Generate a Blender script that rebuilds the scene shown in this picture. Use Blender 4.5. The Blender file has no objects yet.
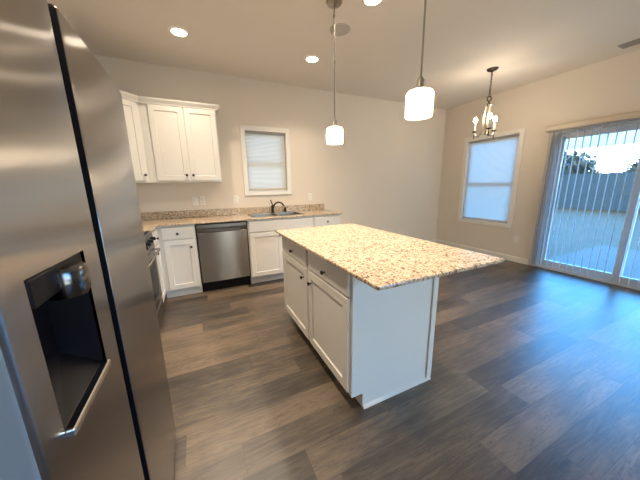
import bpy, bmesh, math, random
from mathutils import Matrix, Vector
S = bpy.context.scene
COL = S.collection
R = math.radians
PI = math.pi

# ------------------------------------------------------------------ camera
def set_camera():
    f_px, pitch, yaw, roll = 255.4507, R(-12.1008), R(25.1254), R(-0.9025)
    fw = Vector((math.sin(yaw)*math.cos(pitch), math.cos(yaw)*math.cos(pitch), math.sin(pitch)))
    r = Vector((math.cos(yaw), -math.sin(yaw), 0)); u = r.cross(fw)
    r2 = math.cos(roll)*r + math.sin(roll)*u
    u2 = -math.sin(roll)*r + math.cos(roll)*u
    cam = bpy.data.cameras.new('camera'); o = bpy.data.objects.new('camera', cam); COL.objects.link(o)
    cam.sensor_fit = 'HORIZONTAL'; cam.sensor_width = 36; cam.lens = f_px/640*36
    cam.clip_start = .02; cam.clip_end = 300
    m = Matrix((r2, u2, -fw)).transposed().to_4x4(); m.translation = (0.06925, -3.99934, 1.32396)
    o.matrix_world = m
    S.camera = o
set_camera()

# ------------------------------------------------------------------ world: overcast bluish evening sky, brighter to the east side
W = bpy.data.worlds.new('sky'); S.world = W; W.use_nodes = True
SKY = 4.4
wn = W.node_tree.nodes; wl = W.node_tree.links
wn.clear()
wo = wn.new('ShaderNodeOutputWorld'); bg = wn.new('ShaderNodeBackground')
tc = wn.new('ShaderNodeTexCoord'); sp = wn.new('ShaderNodeSeparateXYZ'); wl.new(tc.outputs['Generated'], sp.inputs[0])
def wramp(sock, lo, hi, stops):
    mr = wn.new('ShaderNodeMapRange'); rp = wn.new('ShaderNodeValToRGB'); wl.new(sock, mr.inputs['Value'])
    mr.inputs['From Min'].default_value = lo; mr.inputs['From Max'].default_value = hi; wl.new(mr.outputs['Result'], rp.inputs[0])
    while len(rp.color_ramp.elements) < len(stops): rp.color_ramp.elements.new(.5)
    for e, (p, c) in zip(rp.color_ramp.elements, stops): e.position = p; e.color = (*c, 1)
    return rp.outputs[0]
east = wramp(sp.outputs['X'], -1, 1, [(.56, (0, 0, 0)), (.80, (1, 1, 1))])          # the blue evening light is to the east
elev = wramp(sp.outputs['Z'], 0, 1, [(.0, (.9, 1.0, 1.0)), (.08, (.62, .90, 1.0)), (.17, (.22, .95, 2.1)), (.7, (.16, .75, 1.8))])
mxw = wn.new('ShaderNodeMix'); mxw.data_type = 'RGBA'
north = wramp(sp.outputs['Y'], -1, 1, [(.30, (.62, .60, .55)), (.46, (.09, .22, .36)), (.62, (.09, .22, .36)), (.80, (.13, .185, .22))])
wl.new(east, mxw.inputs[0]); wl.new(north, mxw.inputs[6]); wl.new(elev, mxw.inputs[7]); wl.new(mxw.outputs[2], bg.inputs[0])
bg.inputs[1].default_value = SKY
wl.new(bg.outputs[0], wo.inputs[0])

# ------------------------------------------------------------------ exposure
S.view_settings.view_transform = 'Standard'; S.view_settings.look = 'None'
S.view_settings.gamma = 1; S.view_settings.use_curve_mapping = False
S.view_settings.exposure = 1.12
CAN_W, PEND_W, CHAND_W = 6.3, 18, 1.8
WARM = (1.0, .83, .64)

# ------------------------------------------------------------------ materials
def mat(name, col=(.8,.8,.8), rough=.5, metal=0, spec=.5, **kw):
    m = bpy.data.materials.new(name); m.use_nodes = True
    b = m.node_tree.nodes['Principled BSDF']
    b.inputs['Base Color'].default_value = (*col, 1); b.inputs['Roughness'].default_value = rough
    b.inputs['Metallic'].default_value = metal; b.inputs['Specular IOR Level'].default_value = spec
    for k, v in kw.items(): b.inputs[k].default_value = v
    return m
class N:
    def __init__(s, m): s.t = m.node_tree; s.b = s.t.nodes['Principled BSDF']
    def new(s, typ, **kw):
        n = s.t.nodes.new(typ)
        for k, v in kw.items(): setattr(n, k, v)
        return n
    def link(s, a, b): s.t.links.new(a, b)
    def inp(s, sock, v):
        if hasattr(v, 'is_output'): s.link(v, sock)
        else: sock.default_value = v
    def math(s, op, a, b=0.0, c=0.0):
        n = s.new('ShaderNodeMath', operation=op)
        s.inp(n.inputs[0], a); s.inp(n.inputs[1], b); s.inp(n.inputs[2], c)
        return n.outputs[0]
    def pos(s): return s.new('ShaderNodeNewGeometry').outputs['Position']
    def mapping(s, vec, scale=(1,1,1), loc=(0,0,0)):
        n = s.new('ShaderNodeMapping'); s.link(vec, n.inputs[0]); n.inputs['Scale'].default_value = scale; n.inputs['Location'].default_value = loc
        return n.outputs[0]
    def noise(s, vec, scale, detail=3, rough=.5, out=0, dist=0):
        n = s.new('ShaderNodeTexNoise'); s.link(vec, n.inputs['Vector']); n.inputs['Scale'].default_value = scale
        n.inputs['Detail'].default_value = detail; n.inputs['Distortion'].default_value = dist; n.inputs['Roughness'].default_value = rough
        return n.outputs[out]
    def ramp(s, fac, stops, interp='LINEAR'):
        n = s.new('ShaderNodeValToRGB'); s.link(fac, n.inputs[0]); cr = n.color_ramp; cr.interpolation = interp
        while len(cr.elements) < len(stops): cr.elements.new(.5)
        for e, (p, c) in zip(cr.elements, stops): e.position = p; e.color = (*c, 1)
        return n.outputs[0]
    def mix(s, fac, a, b, mode='MIX'):
        n = s.new('ShaderNodeMix', data_type='RGBA', blend_type=mode)
        s.inp(n.inputs[0], fac)
        for i, v in ((6, a), (7, b)):
            if hasattr(v, 'is_output'): s.link(v, n.inputs[i])
            else: n.inputs[i].default_value = (*v, 1)
        return n.outputs[2]
    def bump(s, h, strength=.2, dist=.01):
        n = s.new('ShaderNodeBump'); n.inputs['Strength'].default_value = strength; n.inputs['Distance'].default_value = dist
        s.link(h, n.inputs['Height']); s.link(n.outputs[0], s.b.inputs['Normal'])

def wall_mat(name, col, bump=.08):
    m = mat(name, col, .75, spec=.3); n = N(m); p = n.pos()
    f = n.noise(p, 1.3, 3)
    c = n.mix(f, tuple(x*.96 for x in col), tuple(min(1, x*1.04) for x in col))
    n.link(c, n.b.inputs['Base Color'])
    n.bump(n.noise(p, 160, 2), bump, .004)
    return m
M_wall = wall_mat('greige wall paint', (.72, .64, .545))
M_ceil = wall_mat('off white ceiling paint', (.76, .70, .625), .15)
M_trim = mat('white trim paint', (.78, .74, .68), .35)
M_cab = mat('white cabinet paint', (.68, .65, .595), .32)
def floor_mat():
    m = mat('vinyl plank floor', rough=.34, spec=.9); n = N(m); p = n.pos()
    s = n.new('ShaderNodeSeparateXYZ'); n.link(p, s.inputs[0]); X, Y = s.outputs[0], s.outputs[1]
    Wd, L = .178, 1.22
    yy = n.math('DIVIDE', n.math('ADD', Y, 2.292), Wd); row = n.math('FLOOR', yy)
    w1 = n.new('ShaderNodeTexWhiteNoise', noise_dimensions='1D'); n.link(row, w1.inputs['W'])
    xx = n.math('ADD', n.math('DIVIDE', X, L), n.math('MULTIPLY', w1.outputs['Value'], 3.0)); colm = n.math('FLOOR', xx)
    cv = n.new('ShaderNodeCombineXYZ'); n.link(row, cv.inputs[0]); n.link(colm, cv.inputs[1])
    w2 = n.new('ShaderNodeTexWhiteNoise', noise_dimensions='2D'); n.link(cv.outputs[0], w2.inputs['Vector'])
    rnd = w2.outputs['Value']
    # grain: noise stretched along the plank, offset per plank
    off = n.new('ShaderNodeCombineXYZ'); n.link(n.math('MULTIPLY', rnd, 37.0), off.inputs[2]); n.link(n.math('MULTIPLY', rnd, 11.0), off.inputs[0])
    va = n.new('ShaderNodeVectorMath', operation='ADD'); n.link(p, va.inputs[0]); n.link(off.outputs[0], va.inputs[1])
    g1 = n.noise(n.mapping(va.outputs[0], (1.3, 11, 1)), 2.2, 8, .68, dist=1.3)
    g2 = n.noise(n.mapping(va.outputs[0], (3, 60, 1)), 2, 4, .7)
    g3 = n.noise(n.mapping(va.outputs[0], (1.0, 3.0, 1)), 1.6, 3, .5)
    t = n.math('ADD', n.math('MULTIPLY', rnd, .24), n.math('ADD', n.math('MULTIPLY', g1, .62), n.math('ADD', n.math('MULTIPLY', g2, .26), n.math('MULTIPLY', g3, .50))))
    c = n.ramp(t, [(.53, (.008, .0062, .0052)), (.69, (.031, .023, .017)), (.85, (.092, .066, .043)), (.98, (.165, .117, .075))])
    ck = n.noise(n.mapping(va.outputs[0], (.9, 7.5, 1)), 1.9, 5, .6, dist=1.8)
    ck = n.math('LESS_THAN', n.math('ABSOLUTE', n.math('SUBTRACT', ck, .5)), n.math('MULTIPLY', g3, .020))
    c = n.mix(n.math('MULTIPLY', ck, .5), c, (.018, .014, .012))
    # seams
    fy = n.math('FRACT', yy); fx = n.math('FRACT', xx)
    ey = n.math('MINIMUM', fy, n.math('SUBTRACT', 1.0, fy)); ex = n.math('MULTIPLY', n.math('MINIMUM', fx, n.math('SUBTRACT', 1.0, fx)), L/Wd)
    e = n.math('MINIMUM', ey, ex); seam = n.math('LESS_THAN', e, .010)
    c = n.mix(n.math('MULTIPLY', seam, .65), c, (.02, .017, .015))
    n.link(c, n.b.inputs['Base Color'])
    n.link(n.math('ADD', .31, n.math('MULTIPLY', g1, .18)), n.b.inputs['Roughness'])
    n.bump(n.math('SUBTRACT', n.math('MULTIPLY', g2, .4), seam), .12, .003)
    return m
M_floor = floor_mat()
def granite_mat():
    m = mat('speckled beige granite', rough=.16, spec=.5); n = N(m); p = n.pos()
    v = n.new('ShaderNodeTexVoronoi'); n.link(p, v.inputs['Vector']); v.inputs['Scale'].default_value = 150
    sv = n.new('ShaderNodeSeparateColor'); n.link(v.outputs['Color'], sv.inputs[0])
    big = n.noise(p, 40, 4, .6)
    t = n.math('ADD', n.math('MULTIPLY', sv.outputs[0], .55), n.math('MULTIPLY', big, .75))
    c = n.ramp(t, [(.28, (.05, .034, .024)), (.38, (.18, .125, .085)), (.48, (.39, .285, .185)), (.64, (.52, .395, .265)), (.85, (.61, .51, .385))])
    v2 = n.new('ShaderNodeTexVoronoi'); n.link(p, v2.inputs['Vector']); v2.inputs['Scale'].default_value = 95
    sv2 = n.new('ShaderNodeSeparateColor'); n.link(v2.outputs['Color'], sv2.inputs[0])
    dk = n.math('GREATER_THAN', sv2.outputs[1], .86)
    c = n.mix(n.math('MULTIPLY', dk, .75), c, (.12, .075, .05))
    n.link(c, n.b.inputs['Base Color'])
    return m
M_gran = granite_mat()
def steel_mat(name, col=(.56, .55, .54), rough=.24, aniso=.7, rot=0.0):
    m = mat(name, col, rough, 1.0); n = N(m); p = n.pos()
    m.node_tree.nodes['Principled BSDF'].inputs['Anisotropic'].default_value = aniso
    n.b.inputs['Anisotropic Rotation'].default_value = rot
    t = n.new('ShaderNodeTangent', direction_type='RADIAL', axis='Z'); n.link(t.outputs[0], n.b.inputs['Tangent'])
    g = n.noise(n.mapping(p, (3, 3, 3)), 1, 3, .6)
    n.link(n.math('ADD', rough - .03, n.math('MULTIPLY', g, .06)), n.b.inputs['Roughness'])
    return m
M_steel = steel_mat('brushed stainless steel', (.40, .38, .365), .24, 1.0, 0.0)
M_dwsteel = steel_mat('brushed dishwasher steel', (.36, .325, .29), .24, .85, .25)
M_dark_steel = steel_mat('dark stainless control strip', (.20, .19, .18), .3, .5, .25)
M_nickel = mat('brushed nickel', (.36, .33, .29), .28, 1.0)
M_satin = mat('satin champagne nickel', (.62, .55, .45), .35, 1.0)
M_bowl = mat('satin steel bowl', (.30, .29, .27), .42, 1.0)
M_bronze = mat('dark bronze metal', (.07, .055, .045), .35, .9)
M_black = mat('black plastic', (.006, .005, .007), .4, spec=.12)
M_grey = mat('grey painted steel', (.30, .31, .33), .45)
M_chrome = mat('chrome', (.80, .80, .80), .12, 1.0)
M_plate = mat('white plastic plate', (.80, .77, .71), .4)
M_slot = mat('dark slots', (.03, .03, .03), .6)
M_vent = mat('grey vent metal', (.30, .28, .27), .5)
M_speaker = mat('grey perforated grille', (.46, .43, .39), .6)
M_beige = mat('beige valance vinyl', (.56, .46, .35), .4)
M_concrete = wall_mat('patio concrete', (.072, .068, .062))
M_fence = wall_mat('weathered haze blue fence boards', (.065, .115, .16))  # blue of the outdoor haze and glare is put into the board colour
M_soffit = mat('white vinyl soffit', (.75, .76, .76), .5)
M_bark = mat('bark', (.08, .06, .05), .9)
def leaf_mat():
    m = mat('leaves', (.05, .08, .05), .7); n = N(m)
    n.link(n.ramp(n.noise(n.pos(), 1.5, 4), [(.3, (.04, .065, .06)), (.7, (.09, .12, .10))]), n.b.inputs['Base Color'])  # leaf tones lightened and blued to carry distant haze
    return m
M_leaf = leaf_mat()
def grass_mat():
    m = mat('lawn grass', (.2, .25, .12), .9); n = N(m); p = n.pos()
    n.link(n.ramp(n.noise(p, 3.0, 6, .7), [(.3, (.036, .033, .016)), (.5, (.056, .047, .022)), (.75, (.082, .064, .034))]), n.b.inputs['Base Color'])
    return m
M_grass = grass_mat()
def glow_mat(name, col, strength):
    m = bpy.data.materials.new(name); m.use_nodes = True; t = m.node_tree; t.nodes.clear()
    o = t.nodes.new('ShaderNodeOutputMaterial'); e = t.nodes.new('ShaderNodeEmission')
    e.inputs[0].default_value = (*col, 1); e.inputs[1].default_value = strength; t.links.new(e.outputs[0], o.inputs[0])
    return m
M_lens = glow_mat('lit lamp lens', (1, .86, .66), 14)
M_bulb = glow_mat('lit candle bulb', (1, .80, .52), 25)
def shade_glass_mat():          # opal glass lit from the bulb inside
    m = bpy.data.materials.new('lit opal glass'); m.use_nodes = True; t = m.node_tree; t.nodes.clear()
    o = t.nodes.new('ShaderNodeOutputMaterial'); e = t.nodes.new('ShaderNodeEmission'); tr = t.nodes.new('ShaderNodeBsdfTranslucent'); ad = t.nodes.new('ShaderNodeAddShader')
    e.inputs[0].default_value = (1, .76, .46, 1); e.inputs[1].default_value = 1.1; tr.inputs[0].default_value = (.9, .88, .84, 1)
    t.links.new(e.outputs[0], ad.inputs[0]); t.links.new(tr.outputs[0], ad.inputs[1]); t.links.new(ad.outputs[0], o.inputs[0])
    return m
M_opal = shade_glass_mat()
def translucent_mat(name, col, amount, bands=0):
    m = bpy.data.materials.new(name); m.use_nodes = True; t = m.node_tree; t.nodes.clear()
    o = t.nodes.new('ShaderNodeOutputMaterial'); d = t.nodes.new('ShaderNodeBsdfDiffuse'); tr = t.nodes.new('ShaderNodeBsdfTranslucent'); mx = t.nodes.new('ShaderNodeMixShader')
    d.inputs[0].default_value = (*col, 1); tr.inputs[0].default_value = (*col, 1); mx.inputs[0].default_value = amount
    t.links.new(d.outputs[0], mx.inputs[1]); t.links.new(tr.outputs[0], mx.inputs[2]); t.links.new(mx.outputs[0], o.inputs[0])
    return m
M_shade = translucent_mat('cellular shade cloth', (.84, .80, .74), .36)
M_vane = translucent_mat('vertical blind vinyl', (.70, .72, .74), .35)
def glass_mat():
    m = bpy.data.materials.new('window glass'); m.use_nodes = True; t = m.node_tree; t.nodes.clear()
    o = t.nodes.new('ShaderNodeOutputMaterial'); g = t.nodes.new('ShaderNodeBsdfGlossy'); tr = t.nodes.new('ShaderNodeBsdfTransparent'); mx = t.nodes.new('ShaderNodeMixShader')
    fr = t.nodes.new('ShaderNodeFresnel'); fr.inputs[0].default_value = 1.45
    g.inputs[1].default_value = .0; tr.inputs[0].default_value = (.93, .97, .98, 1)
    t.links.new(fr.outputs[0], mx.inputs[0]); t.links.new(tr.outputs[0], mx.inputs[1]); t.links.new(g.outputs[0], mx.inputs[2]); t.links.new(mx.outputs[0], o.inputs[0])
    return m
M_glass = glass_mat()

# ------------------------------------------------------------------ mesh helpers
class MB:
    """collects shapes into one mesh; T maps local (u, n, v) to the world"""
    def __init__(s, T=None): s.bm = bmesh.new(); s.T = T or Matrix.Identity(4)
    def v(s, co): return s.bm.verts.new(s.T @ Vector(co))
    def f(s, vs):
        try: return s.bm.faces.new(vs)
        except ValueError: return None
    def box(s, x0, y0, z0, x1, y1, z1):
        q = [s.v((x, y, z)) for x in (x0, x1) for y in (y0, y1) for z in (z0, z1)]
        for i in ((0,1,3,2), (4,6,7,5), (0,4,5,1), (2,3,7,6), (0,2,6,4), (1,5,7,3)): s.f([q[k] for k in i])
        return s
    def prism(s, poly, z0, z1):
        a = [s.v((x, y, z0)) for x, y in poly]; b = [s.v((x, y, z1)) for x, y in poly]; n = len(poly)
        s.f(a[::-1]); s.f(b)
        for i in range(n): s.f([a[i], a[(i+1) % n], b[(i+1) % n], b[i]])
        return s
    def extrude_u(s, poly, u0, u1):          # poly of (n, v) extruded along u
        a = [s.v((u0, n, v)) for n, v in poly]; b = [s.v((u1, n, v)) for n, v in poly]; k = len(poly)
        s.f(a); s.f(b[::-1])
        for i in range(k): s.f([a[i], b[i], b[(i+1) % k], a[(i+1) % k]])
        return s
    def cells(s, us, vs, inside, d0, d1, order='uvd'):
        def P(u, v, d):
            m = {'u': u, 'v': v, 'd': d}; return (m[order[0]], m[order[1]], m[order[2]])
        cache = {}
        def V(i, j, k):
            if (i, j, k) not in cache: cache[(i, j, k)] = s.v(P(us[i], vs[j], (d0, d1)[k]))
            return cache[(i, j, k)]
        nu, nv = len(us)-1, len(vs)-1
        on = lambda i, j: 0 <= i < nu and 0 <= j < nv and inside((us[i]+us[i+1])/2, (vs[j]+vs[j+1])/2)
        for i in range(nu):
            for j in range(nv):
                if not on(i, j): continue
                for k in (0, 1): s.f([V(i,j,k), V(i+1,j,k), V(i+1,j+1,k), V(i,j+1,k)])
                for (di, dj, a, b) in ((-1,0,(i,j),(i,j+1)), (1,0,(i+1,j),(i+1,j+1)), (0,-1,(i,j),(i+1,j)), (0,1,(i,j+1),(i+1,j+1))):
                    if not on(i+di, j+dj): s.f([V(*a,0), V(*b,0), V(*b,1), V(*a,1)])
        return s
    def ring(s, c, ax, r, n=24):
        ax = Vector(ax).normalized(); e = Vector((0,0,1)) if abs(ax.z) < .9 else Vector((1,0,0))
        a = ax.cross(e).normalized(); b = ax.cross(a)
        return [s.v(Vector(c) + r*(math.cos(2*PI*i/n)*a + math.sin(2*PI*i/n)*b)) for i in range(n)]
    def bridge(s, A, B):
        n = len(A)
        for i in range(n): s.f([A[i], A[(i+1) % n], B[(i+1) % n], B[i]])
    def lathe(s, c, ax, prof, n=24, cap0=True, cap1=True):   # prof: (r, distance along axis)
        c = Vector(c); a = Vector(ax).normalized(); prev = None; rings = []
        for r, h in prof: rings.append(s.ring(c + a*h, a, max(r, 1e-4), n))
        for A, B in zip(rings, rings[1:]): s.bridge(A, B)
        if cap0: s.f(rings[0][::-1])
        if cap1: s.f(rings[-1])
        return s
    def cyl(s, p0, p1, r, n=16, r1=None):
        p0, p1 = Vector(p0), Vector(p1)
        return s.lathe(p0, p1-p0, [(r, 0), (r if r1 is None else r1, (p1-p0).length)], n)
    def tube(s, pts, r, n=8):
        pts = [Vector(p) for p in pts]; rings = []; a = None
        for i, p in enumerate(pts):
            t = (pts[min(i+1, len(pts)-1)] - pts[max(i-1, 0)]).normalized()
            if a is None: a = t.cross(Vector((0,0,1)) if abs(t.z) < .9 else Vector((1,0,0))).normalized()
            a = (a - t*a.dot(t)).normalized(); b = t.cross(a)
            rr = r[i] if isinstance(r, (list, tuple)) else r
            rings.append([s.v(p + rr*(math.cos(2*PI*k/n)*a + math.sin(2*PI*k/n)*b)) for k in range(n)])
        for A, B in zip(rings, rings[1:]): s.bridge(A, B)
        s.f(rings[0][::-1]); s.f(rings[-1]); return s
    def sphere(s, c, r, n=16, squash=1):
        pr = [(r*math.sin(PI*i/10), -r*squash*math.cos(PI*i/10)) for i in range(11)]
        return s.lathe(c, (0,0,1), pr, n)
    def shaker(s, u0, v0, u1, v1, n0, t=.019, st=.057, rec=.009):
        R4 = lambda a, n: [s.v((u0+a, n, v0+a)), s.v((u1-a, n, v0+a)), s.v((u1-a, n, v1-a)), s.v((u0+a, n, v1-a))]
        back = R4(0, n0); mid = R4(0, n0+t-.002); front = R4(.002, n0+t); inn = R4(st, n0+t); low = R4(st+.004, n0+t-rec)
        s.f(back); s.bridge(back, mid); s.bridge(mid, front); s.bridge(front, inn); s.bridge(inn, low); s.f(low); return s
    def slab(s, u0, v0, u1, v1, n0, t=.019):
        R4 = lambda a, n: [s.v((u0+a, n, v0+a)), s.v((u1-a, n, v0+a)), s.v((u1-a, n, v1-a)), s.v((u0+a, n, v1-a))]
        A, B, C = R4(0, n0), R4(0, n0+t-.004), R4(.004, n0+t)
        s.f(A); s.bridge(A, B); s.bridge(B, C); s.f(C); return s
    def build(s, name, m, parent=None, smooth=None, bevel=0):
        off = world_loc(parent) if parent else Vector((0,0,0))
        bm = s.bm; bmesh.ops.remove_doubles(bm, verts=bm.verts, dist=1e-6)
        bmesh.ops.recalc_face_normals(bm, faces=bm.faces)
        org = off
        if parent is None:
            c = [v.co for v in bm.verts]
            org = Vector(((min(v.x for v in c)+max(v.x for v in c))/2, (min(v.y for v in c)+max(v.y for v in c))/2, min(v.z for v in c)))
        for v in bm.verts: v.co -= org
        me = bpy.data.meshes.new(name); bm.to_mesh(me); bm.free(); me.materials.append(m)
        o = bpy.data.objects.new(name, me); COL.objects.link(o)
        if parent: o.parent = parent
        else: o.location = org
        if smooth:
            for p in me.polygons: p.use_smooth = True
            me.set_sharp_from_angle(angle=R(smooth))
        if bevel:
            b = o.modifiers.new('bevel', 'BEVEL'); b.width = bevel; b.segments = 2; b.limit_method = 'ANGLE'; b.angle_limit = R(50)
        return o
def world_loc(o):
    p = Vector((0,0,0))
    while o: p += o.location; o = o.parent
    return p
def frame(origin, ang):       # local u along (cos, sin), outward n to the right of u, v up
    c, s_ = math.cos(ang), math.sin(ang)
    return Matrix(((c, s_, 0, origin[0]), (s_, -c, 0, origin[1]), (0, 0, 1, origin[2] if len(origin) > 2 else 0), (0,0,0,1)))
def tag(o, label, cat, group=None):
    o['label'] = label; o['category'] = cat
    if group: o['group'] = group
    return o
def thing(name, loc, label, cat, group=None):
    o = bpy.data.objects.new(name, None); COL.objects.link(o); o.location = loc; o.empty_display_size = .1
    return tag(o, label, cat, group)
def struct(o): o['kind'] = 'structure'; return o
def lamp(kind, name, loc, parent, energy, size=.1, color=WARM, rot=None):
    l = bpy.data.lights.new(name, kind); l.energy = energy; l.color = color
    if kind == 'AREA': l.shape = 'DISK'; l.size = size; l.spread = R(122)
    else: l.shadow_soft_size = size
    o = bpy.data.objects.new(name, l); COL.objects.link(o); o.parent = parent; o.location = Vector(loc) - world_loc(parent)
    return o

# ------------------------------------------------------------------ room shell
XL, XR, YB, YF, H = -1.03, 4.84, 0.0, -6.6, 2.795
TH = .14
W1 = (.774, 1.38, 1.253, 2.112)            # back window opening x0 x1 z0 z1
W2 = (-1.437, -.565, .628, 2.088)          # right window opening y0 y1 z0 z1
DR = (-3.69, -1.89, 0.0, 2.04)             # sliding door opening
struct(MB().box(XL-TH, YF-TH, -.1, XR+TH, TH, 0).build('floor', M_floor))
struct(MB().box(XL-TH, YF-TH, H, XR+TH, TH, H+.1).build('ceiling', M_ceil))
def wall_xz(name, xs, zs, hole, y0, y1):
    b = MB(Matrix(((1,0,0,0), (0,0,1,0), (0,1,0,0), (0,0,0,1))))     # (u, v, d) -> (x=u, y=d, z=v)
    b.cells(xs, zs, lambda u, v: not hole(u, v), y0, y1); return struct(b.build(name, M_wall))
def wall_yz(name, ys, zs, hole, x0, x1):
    b = MB(Matrix(((0,0,1,0), (1,0,0,0), (0,1,0,0), (0,0,0,1))))     # (u, v, d) -> (y=u, z=v, x=d)
    b.cells(ys, zs, lambda u, v: not hole(u, v), x0, x1); return struct(b.build(name, M_wall))
ins = lambda r: (lambda u, v: r[0] < u < r[1] and r[2] < v < r[3])
wall_xz('wall_back', [XL-TH, W1[0], W1[1], XR+TH], [0, W1[2], W1[3], H], ins(W1), 0, TH)
wall_yz('wall_right', [YF-TH, DR[0], DR[1], W2[0], W2[1], 0], [0, W2[2], DR[3], W2[3], H], lambda u, v: ins(W2)(u, v) or ins(DR)(u, v), XR, XR+TH)
wall_yz('wall_left', [YF-TH, 0], [0, H], lambda u, v: False, XL-TH, XL)
W3 = (.6, 4.3, .25, 2.25)                 # living room window behind the camera, added and enlarged to light the island panel
wall_xz('wall_front', [XL, W3[0], W3[1], XR], [0, W3[2], W3[3], H], ins(W3), YF-TH, YF)

def baseboard(name, poly_T, u0, u1):
    b = MB(poly_T); b.extrude_u([(0, 0), (.014, 0), (.014, .075), (.008, .09), (0, .09)], u0, u1); return struct(b.build(name, M_trim))
baseboard('baseboard_right', frame((XR, 0), -PI/2), .014, 1.83)
baseboard('baseboard_right_near', frame((XR, 0), -PI/2), 3.77, -YF)
baseboard('baseboard_back', frame((0, 0), 0), 2.03, XR)
baseboard('baseboard_left', frame((XL, 0), PI/2), YF, -3.7)

# windows: structure with trim, sash frame, glass panes
def window(name, T, u0, u1, v0, v1, tw):
    root = struct(bpy.data.objects.new(name, None)); COL.objects.link(root); root.location = T @ Vector(((u0+u1)/2, 0, v0))
    b = MB(T); a = tw
    us = [u0-a, u0, u1, u1+a]; vs = [v0-a, v0, v1, v1+a]
    b.T = T @ Matrix(((1,0,0,0), (0,0,1,0), (0,1,0,0), (0,0,0,1)))
    b.cells(us, vs, lambda u, v: not (u0 < u < u1 and v0 < v < v1), -.001, .018); b.build('casing', M_trim, root, bevel=.004)
    vm = v0 + (v1-v0)*.47; s_ = .04
    b = MB(T @ Matrix(((1,0,0,0), (0,0,1,0), (0,1,0,0), (0,0,0,1))))
    b.cells([u0, u0+s_, u1-s_, u1], [v0, v0+s_, vm-.025, vm+.025, v1-s_, v1],
            lambda u, v: not (u0+s_ < u < u1-s_ and (v0+s_ < v < vm-.025 or vm+.025 < v < v1-s_)), -.125, -.085); b.build('sash', M_trim, root)
    MB(T).box(u0+s_-.005, -.108, v0+s_-.005, u1-s_+.005, -.102, vm-.02).build('pane', M_glass, root)
    MB(T).box(u0+s_-.005, -.108, vm+.02, u1-s_+.005, -.102, v1-s_+.005).build('pane', M_glass, root)
    return root
TB = frame((0, 0), 0)                 # faces the room from the back wall
TRW = frame((XR, 0), -PI/2)           # faces the room from the right wall, u runs towards the camera
window('window_1', TB, *W1, .065)
window('window_2', TRW, -W2[1], -W2[0], W2[2], W2[3], .07)

TF = frame((0, YF), PI)
window('window_3', TF, -W3[1], -W3[0], W3[2], W3[3], .07)
def pleated(T, u0, u1, v0, v1, n, root):
    b = MB(T); k = int((v1-v0)/.019); pts = []
    for i in range(2*k+1):
        pts.append((n + (.008 if i % 2 else -.004), v0 + (v1-v0)*i/(2*k)))
    A = [b.v((u0, a, z)) for a, z in pts]; B = [b.v((u1, a, z)) for a, z in pts]
    for i in range(len(pts)-1): b.f([A[i], B[i], B[i+1], A[i+1]])
    b.build('shade_cloth', M_shade, root)
def cell_shade(T, u0, u1, v0, v1, label):
    root = thing('window_shade', T @ Vector(((u0+u1)/2, -.03, v0)), label, 'window shade', 'cellular shades in the two windows')
    g = .006
    pleated(T, u0+g, u1-g, v0+.03, v1-.03, -.035, root)
    MB(T).box(u0+.003, -.055, v1-.034, u1-.003, -.02, v1-.001).build('head_rail', mat('shade rail', (.35, .33, .31), .5), root, bevel=.003)
    MB(T).box(u0+g, -.05, v0+.012, u1-g, -.022, v0+.034).build('bottom_rail', M_beige, root, bevel=.003)
cell_shade(TB, *W1, 'white cellular shade drawn in the small window above the sink')
cell_shade(TRW, -W2[1], -W2[0], W2[2], W2[3], 'blue glowing cellular shade in the large window behind the chandelier')

# sliding glass door
def sliding_door():
    root = struct(bpy.data.objects.new('door_1', None)); COL.objects.link(root); root.location = (XR+.07, (DR[0]+DR[1])/2, 0)
    y0, y1, zt = -DR[1], -DR[0], DR[3]         # u range
    T = TRW
    P = Matrix(((1,0,0,0), (0,0,1,0), (0,1,0,0), (0,0,0,1)))
    b = MB(T @ P); f = .045
    b.cells([y0, y0+f, y1-f, y1], [0, .03, zt-f, zt], lambda u, v: not (y0+f < u < y1-f and .03 < v < zt-f), -.135, -.01); b.build('door_frame', M_trim, root)
    ym = (y0+y1)/2
    for (a, c, n0, nm) in ((y0+f-.005, ym+.035, -.115, 'fixed_panel'), (ym-.035, y1-f+.005, -.065, 'sliding_panel')):
        b = MB(T @ P); s_ = .065
        b.cells([a, a+s_, c-s_, c], [.03, .12, zt-.12, zt-f+.003], lambda u, v: not (a+s_ < u < c-s_ and .12 < v < zt-.12), n0, n0+.04)
        p = b.build(nm, M_trim, root, bevel=.003)
        MB(T).box(a+s_-.005, n0+.016, .115, c-s_+.005, n0+.024, zt-.115).build('pane', M_glass, p)
    MB(T).box(y1-f-.045, -.025, .92, y1-f-.015, .012, 1.12).build('door_handle', M_trim, root, bevel=.005)
sliding_door()

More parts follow.
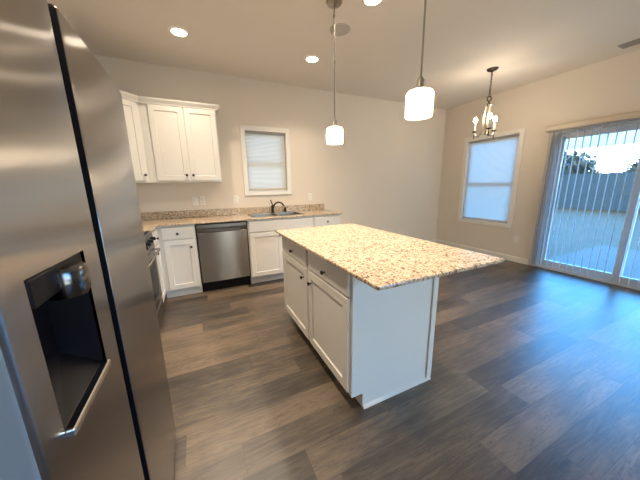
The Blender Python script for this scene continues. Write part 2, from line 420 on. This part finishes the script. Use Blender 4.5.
# vertical blinds: valance rail and hanging vanes
def vertical_blinds():
    y0, y1 = -1.82, -3.80
    root = thing('vertical_blind', (XR-.075, (y0+y1)/2, .03), 'white vertical blinds turned open across the sliding glass door', 'blinds')
    v = MB(TRW); v.extrude_u([(0, 2.10), (0, 2.03), (.10, 2.03), (.105, 2.045), (.105, 2.09), (.098, 2.105), (0, 2.105)], -y0, -y1); v.build('valance', M_beige, root)
    MB().box(XR-.075, y1+.02, 2.012, XR-.045, y0-.02, 2.0295).build('head_rail', M_grey, root)
    ys = [-1.868, -1.895, -1.925, -1.958]
    y = -2.02
    while y > -3.74: ys.append(y); y -= .0762
    rnd = random.Random(4)
    for i, y in enumerate(ys):
        a = R(rnd.uniform(9, 13) + (0 if i > 3 else 10))
        w = .042; cx = XR - .062; n = 7
        b = MB(); A = []; B = []
        for k in range(n):
            t = -1 + 2*k/(n-1); d = w*t; c = .005*(1-t*t)
            x = cx + d*math.cos(a) - c*math.sin(a); yy = y + d*math.sin(a) + c*math.cos(a)
            A.append(b.v((x, yy, .045))); B.append(b.v((x, yy, 1.985)))
        for k in range(n-1): b.f([A[k], A[k+1], B[k+1], B[k]])
        s_ = b.build('vane', M_vane, root, smooth=60)
        MB().box(cx-.006, y-.003, 1.975, cx+.006, y+.003, 2.014).build('hook', M_plate, s_)
vertical_blinds()

# ------------------------------------------------------------------ cabinets
def knob(T, u, v, n, parent):
    b = MB(T); b.lathe((u, n, v), (0, 1, 0), [(.006, 0), (.005, .012), (.0135, .018), (.015, .023), (.012, .028), (.004, .030)], 14)
    return b.build('knob', M_bronze, parent, smooth=40)
def base_cabinet(T, u0, u1, label, fronts, depth=.606, top=.8935, group='white base cabinets along the walls', toe=.055, low=False):
    root = thing('base_cabinet', T @ Vector(((u0+u1)/2, -depth/2, 0)), label, 'cabinet', group)
    b = MB(T); b.extrude_u([(-depth, 0), (-toe, 0), (-toe, .1), (0, .1), (0, top)] + ([(-.045, top), (-.045, .70), (-depth, .70)] if low else [(-depth, top)]), u0, u1); b.build('carcass', M_cab, root)
    put_fronts(T, root, fronts); return root
def put_fronts(T, root, fronts):
    for kind, a, z0, c, z1, kn in fronts:
        b = MB(T)
        if kind == 'door': b.shaker(a, z0, c, z1, .0005); o = b.build('door', M_cab, root)
        else: b.slab(a, z0, c, z1, .0005); o = b.build('drawer_front' if kind == 'drawer' else 'false_front', M_cab, root)
        if kn: knob(T, kn[0], kn[1], .0195, o)
FB = frame((0, -.61), 0)
XLF = -.40
base_cabinet(FB, XLF+.001, -.001, 'white base cabinet left of the dishwasher with one drawer over one door',
    [('drawer', -.354, .730, -.026, .872, (-.19, .796)), ('door', -.345, .115, -.022, .716, (-.062, .625))])
base_cabinet(FB, .618, 1.545, 'white sink base cabinet right of the dishwasher with wide false drawer front',
    [('false', .632, .730, 1.532, .872, None), ('door', .632, .115, 1.074, .716, (1.034, .66)), ('door', 1.090, .115, 1.532, .716, (1.13, .66))], low=True)
base_cabinet(FB, 1.546, 2.0, 'white end cabinet of the sink run with one small drawer, behind the island',
    [('drawer', 1.562, .730, 1.985, .872, (1.775, .796)), ('door', 1.562, .115, 1.985, .716, (1.60, .66))])
FL = frame((XLF, 0), PI/2)     # faces +x ; u = y
base_cabinet(FL, -1.035, -.613, 'narrow white base cabinet on the left wall between corner and range',
    [('drawer', -1.025, .730, -.67, .872, (-.85, .796)), ('door', -1.025, .115, -.67, .716, (-.98, .66))])
def kitchen_range():
    y0, y1 = -1.80, -1.04; xf = -.395
    root = thing('kitchen_range', (-.7, (y0+y1)/2, 0), 'stainless range on the left wall, mostly hidden behind the refrigerator', 'range')
    T = FL
    MB().box(XL+.01, y0, .04, xf-.001, y1, .895).build('body', M_grey, root)
    MB().box(XL+.05, y0+.02, 0, xf-.06, y1-.02, .0395).build('base_frame', M_black, root)
    MB().box(XL+.01, y0, .8955, xf-.004, y1, .913).build('cooktop', M_black, root, bevel=.003)
    b = MB(T); b.extrude_u([(.006, .80), (.03, .805), (.022, .893), (.006, .893)], y0, y1); b.build('control_panel', M_steel, root)
    for k in range(5):
        b = MB(T); b.lathe((y0+.10+k*.14, .027, .848), (0, 1, 0), [(.020, 0), (.020, .008), (.017, .010), (.015, .032), (.010, .034)], 18); b.build('knob', M_black, root, smooth=40)
    d = MB(T).slab(y0+.004, .22, y1-.004, .79, .0065, .024).build('oven_door', M_steel, root)
    MB(T).slab(y0+.10, .34, y1-.10, .64, .031, .002).build('oven_window', M_black, d)
    h = MB(T).tube([(y0+.06, .031, .735), (y0+.06, .070, .735), (y0+.09, .075, .735), (y1-.09, .075, .735), (y1-.06, .070, .735), (y1-.06, .031, .735)], .011, 10); h.build('handle', M_steel, d, smooth=50)
    MB(T).slab(y0+.004, .05, y1-.004, .21, .0065, .022).build('storage_drawer', M_steel, root)
kitchen_range()

# perimeter countertop (L shaped, sink cut out) with backsplash
SK = (.725, 1.445, -.535, -.135)
def counter():
    root = thing('countertop', (.5, -.3, .874), 'speckled granite countertop on the white cabinets along the back wall', 'countertop')
    b = MB(); xs = [XL, -.375, SK[0], SK[1], 2.029]; ys = [-1.036, -.648, SK[2], SK[3], -.001]
    b.cells(xs, ys, lambda x, y: (x < -.375 or y > -.648) and not (SK[0] < x < SK[1] and SK[2] < y < SK[3]), .894, .914)
    b.build('slab', M_gran, root, bevel=.004)
    b = MB(); b.prism([(XL+.001, -1.036), (XL+.021, -1.036), (XL+.021, -.021), (2.029, -.021), (2.029, -.001), (XL+.001, -.001)], .914, 1.013); b.build('backsplash', M_gran, root, bevel=.003)
counter()
def sink():
    root = thing('kitchen_sink', ((SK[0]+SK[1])/2, (SK[2]+SK[3])/2, .74), 'double bowl stainless sink set into the countertop under the window', 'sink')
    x0, x1, y0, y1 = SK; g = .001; xm = (x0+x1)/2
    b = MB()
    b.cells([x0-.018, x0+.02, xm-.015, xm+.015, x1-.02, x1+.018], [y0-.018, y0+.02, y1-.02, y1+.018],
            lambda x, y: not (y0+.02 < y < y1-.02 and (x0+.02 < x < xm-.015 or xm+.015 < x < x1-.02)), .9145, .919)
    b.build('rim', M_bowl, root, bevel=.002)
    for a, c in ((x0+.02, xm-.015), (xm+.015, x1-.02)):
        b = MB(); r = lambda i, z: [b.v((a+i, y0+.02+i, z)), b.v((c-i, y0+.02+i, z)), b.v((c-i, y1-.02-i, z)), b.v((a+i, y1-.02-i, z))]
        A, B, C = r(0, .917), r(.012, .75), r(.03, .74); D = r(.028, .738); E = r(-.003+.012, .745)
        b.bridge(A, B); b.bridge(B, C); b.f(C); bowl = b.build('bowl', M_bowl, root, smooth=30)
        MB().lathe(((a+c)/2, (y0+y1)/2, .7405), (0,0,1), [(.04, 0), (.04, .002), (.03, .003), (.012, .001)], 18).build('drain', M_chrome, bowl)
sink()
def faucet():
    fx, fy = 1.105, -.085
    root = thing('kitchen_faucet', (fx, fy, .914), 'dark nickel faucet with curved spout behind the sink below the window', 'faucet')
    MB().lathe((fx, fy, .9145), (0,0,1), [(.032, 0), (.030, .012), (.022, .018), (.021, .085), (.024, .10), (.018, .118), (.003, .124)], 20).build('body', M_bronze, root, smooth=40)
    pts = []
    for i in range(13):
        t = i/12; ang = PI*(1-t*.86); pts.append((fx+.075+.075*math.cos(ang) , fy-.02-.10*t, .98+.10*math.sin(ang)))
    MB().tube(pts, [.012]*10+[.013]*3, 10).build('spout', M_bronze, root, smooth=50)
    MB().tube([(fx, fy, 1.03), (fx-.008, fy-.004, 1.055), (fx-.022, fy-.010, 1.09), (fx-.030, fy-.014, 1.115)], [.009, .008, .008, .010], 10).build('lever', M_bronze, root, smooth=50)
faucet()
def sprayer():
    x, y = 1.30, -.09
    root = thing('side_sprayer', (x, y, .9145), 'small dark hand sprayer standing right of the kitchen faucet', 'sprayer')
    MB().lathe((x, y, .9145), (0,0,1), [(.026, 0), (.024, .012), (.016, .018)], 16).build('holder', M_bronze, root, smooth=40)
    MB().lathe((x, y, .9325), (0,0,1), [(.013, 0), (.014, .03), (.02, .045), (.016, .058), (.004, .062)], 16).build('head', M_black, root, smooth=40)
sprayer()

# dishwasher
def dishwasher():
    x0, x1 = .004, .614; root = thing('dishwasher', ((x0+x1)/2, -.3, 0), 'stainless steel dishwasher with black kick plate under the countertop', 'dishwasher')
    MB().box(x0, -.60, .10, x1, -.03, .888).build('tub', M_black, root)
    T = frame((0, -.602), 0)
    b = MB(T); k = 10; poly = []
    a, c = x0+.012, x1-.012
    cols = []
    for (z, n_off) in ((.135, .012), (.142, .02), (.775, .024), (.782, .018)):
        row = []
        for i in range(k+1):
            t = i/k; e = 1-(2*t-1)**2
            row.append((a+(c-a)*t, n_off + .004*e, z))
        cols.append([b.v(p) for p in row])
    backb = [b.v((a+(c-a)*i/k, .001, .135)) for i in range(k+1)]; backt = [b.v((a+(c-a)*i/k, .001, .782)) for i in range(k+1)]
    rows = [backb] + cols + [backt]
    for A, B in zip(rows, rows[1:]):
        for i in range(k): b.f([A[i], A[i+1], B[i+1], B[i]])
    b.f([r[0] for r in rows]); b.f([r[-1] for r in rows][::-1]); b.f(backb + backt[::-1])
    b.build('door', M_dwsteel, root, smooth=35)
    b = MB(T); b.extrude_u([(.001, .786), (.016, .786), (.020, .792), (.030, .835), (.030, .872), (.024, .880), (.001, .880)], a, c); b.build('control_panel', M_dark_steel, root)
    b = MB(T); b.extrude_u([(.0, .785), (.030, .775), (.034, .790), (.036, .815), (.028, .818), (.026, .80), (.0, .800)], a+.08, c-.08); b.build('handle', M_dark_steel, root)
    MB().box(x0+.002, -.565, 0.002, x1-.002, -.545, .105).build('kick_plate', M_black, root)
dishwasher()

# wall cabinets
def crown(T, u0, u1, v, root, m0=0, m1=0):
    prof = [(0, v-.012), (.020, v-.012), (.022, v+.0), (.045, v+.035), (.048, v+.05), (0, v+.05)]
    b = MB(T); a = [b.v((u0 - n*m0, n, z)) for n, z in prof]; c = [b.v((u1 + n*m1, n, z)) for n, z in prof]; k = len(prof)
    b.f(a); b.f(c[::-1])
    for i in range(k): b.f([a[i], c[i], c[(i+1) % k], a[(i+1) % k]])
    b.build('crown_molding', M_cab, root)
UZ0, UZ1 = 1.386, 2.27
def wall_cabinet():
    root = thing('wall_cabinet', (-.02, -.15, UZ0), 'white two door wall cabinet on the back wall left of the window', 'cabinet')
    T = frame((0, -.305), 0)
    MB(T).box(-.43, -.304, UZ0, .384, 0, UZ1).build('carcass', M_cab, root)
    put_fronts(T, root, [('door', -.344, UZ0+.022, .006, UZ1-.016, (-.024, UZ0+.085)), ('door', .020, UZ0+.022, .370, UZ1-.016, (.05, UZ0+.085))])
    crown(T, -.43, .384, UZ1, root, 0, 1)
    b = MB(frame((.384, 0), PI/2)); 
    crown(frame((.384, 0), PI/2), -.305, -.001, UZ1, root, 1, 0)
wall_cabinet()
def corner_cabinet():
    root = thing('wall_cabinet', (-.75, -.3, UZ0), 'white diagonal corner wall cabinet next to the refrigerator', 'cabinet')
    p0, p1 = (-.4315, -.305), (XL+.305, -.603)      # the diagonal front
    b = MB(); b.prism([(-.4315, -.001), p0, p1, (XL+.001, -.603), (XL+.001, -.001)], UZ0, UZ1); b.build('carcass', M_cab, root)
    d = Vector((p0[0]-p1[0], p0[1]-p1[1])); L = d.length
    T = frame((p1[0], p1[1]), math.atan2(d.y, d.x))
    put_fronts(T, root, [('door', .03, UZ0+.022, L-.035, UZ1-.016, (L-.065, UZ0+.085))])
    crown(T, 0, L, UZ1, root, -.41, -.41)
corner_cabinet()

# ------------------------------------------------------------------ island
def island():
    x0, x1, y0, y1 = .765, 1.385, -2.922, -1.68
    T = frame((x0, 0), -PI/2)       # faces -x, u = -y
    ym = -2.318
    for a, c, lab, kn in ((-y1, -ym-.0005, 'white island cabinet unit farther from the camera with a drawer over a door', 'far'),
                          (-ym+.0005, -y0-.019, 'white island cabinet unit nearest the camera with a drawer over a door', 'near')):
        root = thing('island_cabinet', (1.07, -(a+c)/2, 0), lab, 'cabinet', 'cabinets of the kitchen island')
        b = MB(T); b.extrude_u([(-.60, 0), (-.076, 0), (-.076, .1), (0, .1), (0, .8935), (-.60, .8935)], a, c); b.build('carcass', M_cab, root)
        p, q = a+.028, c-.012 if kn == 'far' else c-.006
        if kn == 'near': p = a+.022
        dk = q-.055 if kn == 'far' else p+.055
        put_fronts(T, root, [('drawer', p, .730, q, .868, ((p+q)/2, .786)), ('door', p, .125, q, .716, (dk, .632))])
        MB().box(x1-.0195, -c+.001, 0, x1-.0005, -a-.001, .8935).build('back_panel', M_cab, root)
    near = root
    TE = frame((0, y0+.018), 0)
    P = Matrix(((1,0,0,0), (0,0,1,0), (0,1,0,0), (0,0,0,1)))
    b = MB(TE @ P); b.cells([x0-.001, x0+.076, x1-.014], [0, .1, .8935], lambda u, v: not (u < x0+.076 and v < .1), 0, .018); ep = b.build('end_panel', M_cab, near)
    b = MB(TE); b.extrude_u([(.0185, 0), (.034, 0), (.031, .010), (.0185, .018)], x0+.078, x1+.012); b.build('shoe_molding', M_cab, ep)
    MB().box(x1-.028, y0-.014, .019, x1+.012, y0-.0005, .8935).build('corner_trim', M_cab, ep, bevel=.002)
    root = thing('island_countertop', (1.13, -2.49, .874), 'speckled granite island countertop with wide overhang on white base', 'countertop')
    b = MB(); b.prism([(.698, -3.214), (1.561, -3.214), (1.561, -1.655), (.698, -1.655)], .894, .914); b.build('slab', M_gran, root, bevel=.006)
island()

# ------------------------------------------------------------------ refrigerator
def fridge():
    XFACE = -.155; y0, y1 = -3.576, -2.62; zt = 1.706; zb = .055
    root = thing('refrigerator', (-.6, (y0+y1)/2, 0), 'stainless side by side refrigerator with black water dispenser', 'refrigerator')
    MB().box(-.96, y0+.008, .03, -.262, y1-.008, zt-.02).build('cabinet_body', M_grey, root, bevel=.006)
    MB().box(-.90, y0+.02, 0.0, -.30, y1-.02, .029).build('base_frame', M_black, root)
    MB().box(-.2615, y0+.02, .005, -.235, y1-.02, .05).build('kick_grille', M_black, root, bevel=.004)
    g0, g1 = -3.246, -3.203
    def door(a, c, name, ra, rc, hole=None):
        xb = -.255
        def prof(ins):      # points (y, x) from near back to far back round the front
            P = [(a+ins, xb)]; 
            def face_x(y): t = (y-(y0+y1)/2)/((y1-y0)/2); return XFACE - ins*1.2 - .010*t*t
            for i in range(7):
                t = i/6*PI/2; P.append((a+ins+ra-ra*math.cos(t), face_x(a)-ra + ra*math.sin(t)))
            ys = sorted(set([a+ra+(c-rc-a-ra)*k/14 for k in range(1, 14)]))
            if hole: ys = [y for y in ys if all(abs(y-h) > .012 for h in hole[:2])] + list(hole[:2]); ys.sort()
            for y in ys: P.append((y, face_x(y)))
            for i in range(7):
                t = (1-i/6)*PI/2; P.append((c-ins-rc+rc*math.cos(t), face_x(c)-rc + rc*math.sin(t)))
            P.append((c-ins, xb)); return P
        zs = [(zb, .006), (zb+.006, 0)] + ([(hole[2], 0), (hole[3], 0)] if hole else [(.9, 0)]) + [(zt-.012, 0), (zt-.004, .004), (zt, .012)]
        b = MB(); rows = [[b.v((x, y, z)) for y, x in prof(i)] for z, i in zs]; n = len(rows[0])
        P0 = prof(0)
        for ri, (A, B) in enumerate(zip(rows, rows[1:])):
            for i in range(n-1):
                ym = (P0[i][0]+P0[i+1][0])/2; zm = (zs[ri][0]+zs[ri+1][0])/2
                if hole and hole[0] < ym < hole[1] and hole[2] < zm < hole[3] and P0[i][1] > -.21: continue
                b.f([A[i], A[i+1], B[i+1], B[i]])
            b.f([A[-1], A[0], B[0], B[-1]])
        b.f(rows[0][::-1]); b.f(rows[-1])
        o = b.build(name, M_steel, root, smooth=40); o.data.materials.append(M_grey); o.data.materials.append(M_black)      # painted outer sides, black pocket handles inside
        for p in o.data.polygons:
            if abs(p.normal.y) > .8: p.material_index = 2 if abs(p.center.y + world_loc(root).y - (g0+g1)/2) < .03 else 1
        return o
    hole = (-3.517, -3.324, .937, 1.20)
    fz = door(y0, g0, 'freezer_door', .012, .004, hole)
    fr = door(g1, y1, 'fridge_door', .004, .028)
    # dark pocket-handle strips between the doors
    MB().box(-.2545, g0+.0005, zb+.01, -.215, g1-.0005, zt-.006).build('handle_recess', M_black, root)
    # dispenser set into the freezer door
    h0, h1, hz0, hz1 = hole; xf = XFACE-.0075
    b = MB(); F = [b.v((xf, h0, hz0)), b.v((xf, h1, hz0)), b.v((xf, h1, hz1)), b.v((xf, h0, hz1))]
    K = [b.v((xf-.064, h0+.045, hz0+.075)), b.v((xf-.064, h1-.012, hz0+.055)), b.v((xf-.064, h1-.012, hz1-.03)), b.v((xf-.064, h0+.045, hz1-.03))]
    b.bridge(F, K); b.f(K); disp = b.build('dispenser_recess', M_black, fz)
    MB().box(xf-.012, h0+.003, hz1-.047, xf+.002, h1-.003, hz1-.002).build('dispenser_panel', M_black, disp, bevel=.003)
    MB().lathe((xf-.002, (h0+h1)/2+.020, hz1-.070), (0,0,1), [(.016, 0), (.028, .004), (.033, .014), (.034, .052), (.030, .058), (.010, .060)], 24).build('nozzle_housing', mat('dark chrome', (.16, .15, .15), .2, 1.0), disp, smooth=40)
    b = MB(); b.box(xf-.006, h0+.001, hz0-.010, xf+.012, h1+.002, hz0+.005); b.build('drip_tray_lip', M_chrome, disp, bevel=.003)
    for y in (y0+.05, y1-.05):
        MB().box(-.30, y-.03, zt-.0195, -.20, y+.03, zt+.012).build('hinge_cover', M_grey, root, bevel=.006)
fridge()

# ------------------------------------------------------------------ ceiling fittings
def can_light(x, y, label):
    root = thing('recessed_light', (x, y, H-.012), label, 'ceiling light', 'recessed ceiling lights')
    MB().lathe((x, y, H-.0005), (0,0,-1), [(.092, 0), (.090, .004), (.080, .010), (.068, .006)], 32, cap1=False, cap0=False).build('trim_ring', M_trim, root, smooth=50)
    MB().lathe((x, y, H-.0005), (0,0,-1), [(.067, 0), (.067, .004), (.04, .008), (.01, .009)], 24).build('lens', M_lens, root, smooth=50)
    lamp('AREA', 'lamp_light', (x, y, H-.014), root, CAN_W, .12)
can_light(.07, -.86, 'lit recessed ceiling light above the dishwasher, left of the other')
can_light(1.47, -.87, 'lit recessed ceiling light near the sink window, between the left pendant rod and the other')
can_light(1.52, -1.99, 'lit recessed ceiling light cut by the top edge, above the island')
can_light(.07, -1.99, 'lit recessed ceiling light above the open floor before the refrigerator')
can_light(.07, -3.10, 'lit recessed ceiling light beside the refrigerator front')

def ceiling_disc():
    root = tag(MB().lathe((1.481, -1.52, H-.0005), (0,0,-1), [(.098, 0), (.098, .006), (.09, .011), (.02, .013)], 36).build('ceiling_speaker', M_speaker, smooth=40),
        'flat round grey grille on the ceiling behind the left pendant rod', 'ceiling speaker')
ceiling_disc()
def vent():
    x0, x1, y0, y1 = 4.47, 4.62, -2.86, -2.50
    root = thing('ceiling_vent', ((x0+x1)/2, (y0+y1)/2, H-.012), 'grey rectangular ceiling vent near the sliding door wall', 'vent')
    b = MB(); b.cells([x0, x0+.02, x1-.02, x1], [y0, y0+.02, y1-.02, y1], lambda x, y: not (x0+.02 < x < x1-.02 and y0+.02 < y < y1-.02), H-.010, H-.0005); b.build('frame', M_vent, root, bevel=.003)
    MB().box(x0+.018, y0+.018, H-.002, x1-.018, y1-.018, H-.0005).build('backing', M_slot, root)
    for i in range(5):
        x = x0+.03+i*.0225
        b = MB(); b.prism([(x, y0+.02), (x+.012, y0+.02), (x+.012, y1-.02), (x, y1-.02)], H-.008, H-.003); b.build('slat', M_vent, root)
vent()

def pendant(x, y, label):
    z0, z1, r = 1.690, 1.826, .071
    root = thing('pendant_light', (x, y, z0), label, 'pendant light', 'pendant lights above the island')
    MB().lathe((x, y, H-.0005), (0,0,-1), [(.066, 0), (.066, .008), (.058, .020), (.022, .027), (.006, .032)], 28).build('canopy', M_nickel, root, smooth=40)
    b = MB(); b.lathe((x, y, z1+.075), (0,0,1), [(.0055, 0), (.0055, .44), (.010, .445), (.010, .465), (.0055, .47), (.0055, H-.10-.02-z1-.0755), (.011, H-.095-.02-z1-.075), (.011, H-.075-.02-z1-.075), (.0055, H-.07-.02-z1-.075), (.0055, H-.03-z1-.075)], 12); b.build('rod', M_nickel, root, smooth=40)
    MB().lathe((x, y, z1-.006), (0,0,1), [(.036, 0), (.036, .012), (.026, .018), (.020, .030), (.020, .060), (.010, .075), (.006, .082)], 20).build('socket_cap', M_nickel, root, smooth=40)
    b = MB(); b.lathe((x, y, z0), (0,0,1), [(r-.004, .004), (r-.003, 0), (r, .002), (r+.001, .070), (r, z1-z0-.012), (r-.010, z1-z0-.001), (.030, z1-z0), (.030, z1-z0-.004), (r-.012, z1-z0-.005), (r-.004, z1-z0-.014)], 36, False, False)
    b.bm.verts.ensure_lookup_table()
    b.build('glass_shade', M_opal, root, smooth=40)
    MB().sphere((x, y, z0+.095), .024, 16, 1.2).build('bulb', M_bulb, root, smooth=60)
    lamp('POINT', 'lamp_light', (x, y, z0+.042), root, PEND_W, .02)
pendant(1.245, -1.84, 'lit white glass pendant on a long rod over the far end of the island')
pendant(1.245, -2.83, 'lit white glass pendant over the near end of the island, larger in view')

def chandelier():
    x, y = 3.770, -1.569
    root = thing('chandelier', (x, y, 1.95), 'small three arm chandelier with lit candle bulbs hanging before the right window', 'chandelier')
    MB().lathe((x, y, H-.0005), (0,0,-1), [(.068, 0), (.066, .008), (.05, .022), (.014, .028), (.008, .04)], 28).build('canopy', M_bronze, root, smooth=40)
    zt = 2.445
    b = MB(); n = int((H-.035-zt)/.03)
    for i in range(n):
        z = zt + .02 + (H-.04-zt-.02)*(i+.5)/n; pts = []
        for k in range(13):
            a = 2*PI*k/12; d = Vector((1,0,0)) if i % 2 else Vector((0,1,0))
            pts.append(Vector((x, y, z)) + d*(.010*math.cos(a)) + Vector((0,0,.021*math.sin(a))))
        b.tube(pts, .0034, 6)
    b.build('chain', M_bronze, root, smooth=60)
    b = MB(); pts = [Vector((x+.026*math.cos(2*PI*k/16), y-.012*math.cos(2*PI*k/16), zt-.014+.030*math.sin(2*PI*k/16))) for k in range(17)]; b.tube(pts, .007, 8); b.build('ring', M_bronze, root, smooth=60)
    MB().lathe((x, y, 2.335), (0,0,1), [(.006, 0), (.030, .008), (.044, .018), (.026, .030), (.012, .045), (.008, .068)], 20).build('hub', M_bronze, root, smooth=40)
    MB().lathe((x, y, 2.00), (0,0,1), [(.004, -.03), (.014, -.02), (.018, 0), (.010, .015), (.007, .03), (.007, .336)], 14).build('stem', M_nickel, root, smooth=40)
    r = .14
    for k in range(3):
        th = R(108) + k*2*PI/3
        d = Vector((math.cos(th), math.sin(th), 0)); c = Vector((x, y, 0))
        prof = [(.020, 2.345), (.034, 2.31), (.036, 2.22), (.038, 2.12), (.048, 2.03), (.070, 1.975), (.098, 1.958), (.126, 1.973), (.137, 2.005), (.14, 2.02)]
        arm = MB().tube([c + d*a + Vector((0,0,z)) for a, z in prof], .011, 8).build('arm', M_satin, root, smooth=60)
        p = c + d*r
        MB().lathe((p.x, p.y, 2.018), (0,0,1), [(.005, 0), (.012, .004), (.032, .012), (.034, .018), (.013, .014)], 18).build('cup', M_bronze, arm, smooth=40)
        MB().lathe((p.x, p.y, 1.93), (0,0,1), [(.002, 0), (.009, .008), (.005, .02), (.006, .08)], 12).build('finial', M_bronze, arm, smooth=40)
        MB().cyl((p.x, p.y, 2.031), (p.x, p.y, 2.15), .013, 14).build('candle_sleeve', M_plate, arm, smooth=40)
        MB().lathe((p.x, p.y, 2.15), (0,0,1), [(.010, 0), (.020, .012), (.026, .030), (.021, .050), (.008, .066), (.001, .074)], 14).build('bulb', M_bulb, arm, smooth=60)
        lamp('POINT', 'lamp_light', (p.x, p.y, 2.245), root, CHAND_W, .012)
chandelier()

# ------------------------------------------------------------------ outlets and switches
def plate(T, u, v, label, kind, w=.075, h=.117):
    root = thing('wall_plate' if kind == 'switch' else 'wall_outlet', T @ Vector((u, .004, v-h/2)), label, 'outlet' if kind != 'switch' else 'light switch', 'white plates on the walls')
    MB(T).slab(u-w/2, v-h/2, u+w/2, v+h/2, .0005, .006).build('plate', M_plate, root)
    if kind == 'switch':
        MB(T).slab(u-.016, v-.033, u+.016, v+.033, .0066, .004).build('rocker', M_plate, root)
    else:
        for s_ in (-1, 1):
            o = MB(T).slab(u-.017, v+s_*.026-.017, u+.017, v+s_*.026+.017, .0066, .003).build('socket', M_plate, root)
            b = MB(T)
            for du in (-.006, .006): b.box(u+du-.0012, .0095, v+s_*.026-.004, u+du+.0012, .0102, v+s_*.026+.006)
            b.build('slot', M_slot, o)
plate(TB, .03, 1.135, 'white wall plate above the dishwasher, left one of the adjacent pair', 'switch')
plate(TB, .125, 1.135, 'white wall plate above the dishwasher, right one of the adjacent pair', 'outlet')
plate(TB, .575, 1.135, 'single white outlet on the back wall just left of the small window', 'outlet')
plate(TB, 1.765, 1.135, 'single white outlet on the back wall right of the small window', 'outlet')
plate(TRW, 1.607, .377, 'white outlet low on the right wall between window and sliding door', 'outlet')

# ------------------------------------------------------------------ outside
struct(MB().box(4.985, -40, -.30, 60, 40, -.16).build('ground', M_grass))
struct(MB().box(4.985, -5.2, -.158, 8.1, -1.66, -.08).build('patio', M_concrete))
def pergola():
    root = thing('pergola', (6.5, -2.9, -.08), 'pale open pergola beam over the far edge of the patio', 'pergola')
    MB().box(7.96, -6.0, 2.05, 8.06, 0, 2.34).build('beam', M_soffit, root, bevel=.005)
    for y in (-5.9, -.15): MB().box(7.94, y-.06, -.079 if y < -1.7 else -.159, 8.08, y+.06, 2.0495).build('post', M_soffit, root)
    for i in range(7): MB().box(4.99, -5.8+i*.85, 2.345, 8.3, -5.76+i*.85, 2.46).build('rafter', M_soffit, root)
pergola()
def fence():
    root = thing('privacy_fence', (19, 0, -.16), 'dark wooden privacy fence at the far end of the lawn', 'fence')
    rnd = random.Random(2)
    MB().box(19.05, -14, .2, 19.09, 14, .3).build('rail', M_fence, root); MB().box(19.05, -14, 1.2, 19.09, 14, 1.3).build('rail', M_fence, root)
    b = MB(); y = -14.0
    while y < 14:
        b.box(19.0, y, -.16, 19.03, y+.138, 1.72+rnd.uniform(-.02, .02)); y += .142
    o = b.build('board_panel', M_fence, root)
fence()
def tree(x, y, h, r, label, seed):
    rnd = random.Random(seed)
    root = thing('tree', (x, y, -.16), label, 'tree', 'trees beyond the fence')
    MB().tube([(x, y, -.16), (x+.1, y, h*.3), (x, y+.1, h*.7)], [.16, .12, .05], 8).build('trunk', M_bark, root, smooth=60)
    b = MB()
    for i in range(900):
        d = Vector((rnd.gauss(0,1), rnd.gauss(0,1), rnd.gauss(0,1))).normalized() * r * rnd.uniform(.45, 1)
        c = Vector((x, y, h*.62)) + Vector((d.x, d.y, d.z*h*.36/r)); s_ = rnd.uniform(.12, .28)
        a = Vector((rnd.gauss(0,1), rnd.gauss(0,1), rnd.gauss(0,1))).normalized(); e = a.orthogonal().normalized(); g = a.cross(e)
        b.f([b.v(c+e*s_), b.v(c+g*s_*.6), b.v(c-e*s_), b.v(c-g*s_*.6)])
    b.build('foliage', M_leaf, root)
tree(23, .9, 2.7, 1.6, 'low bushy tree beyond the fence, nearest the blinds edge', 1)
tree(25, -3.4, 4.6, 2.3, 'taller bushy tree beyond the fence, seen beside the door post', 2)
tree(23, 5.4, 3.4, 1.9, 'bushy tree beyond the fence behind the stacked vanes', 3)
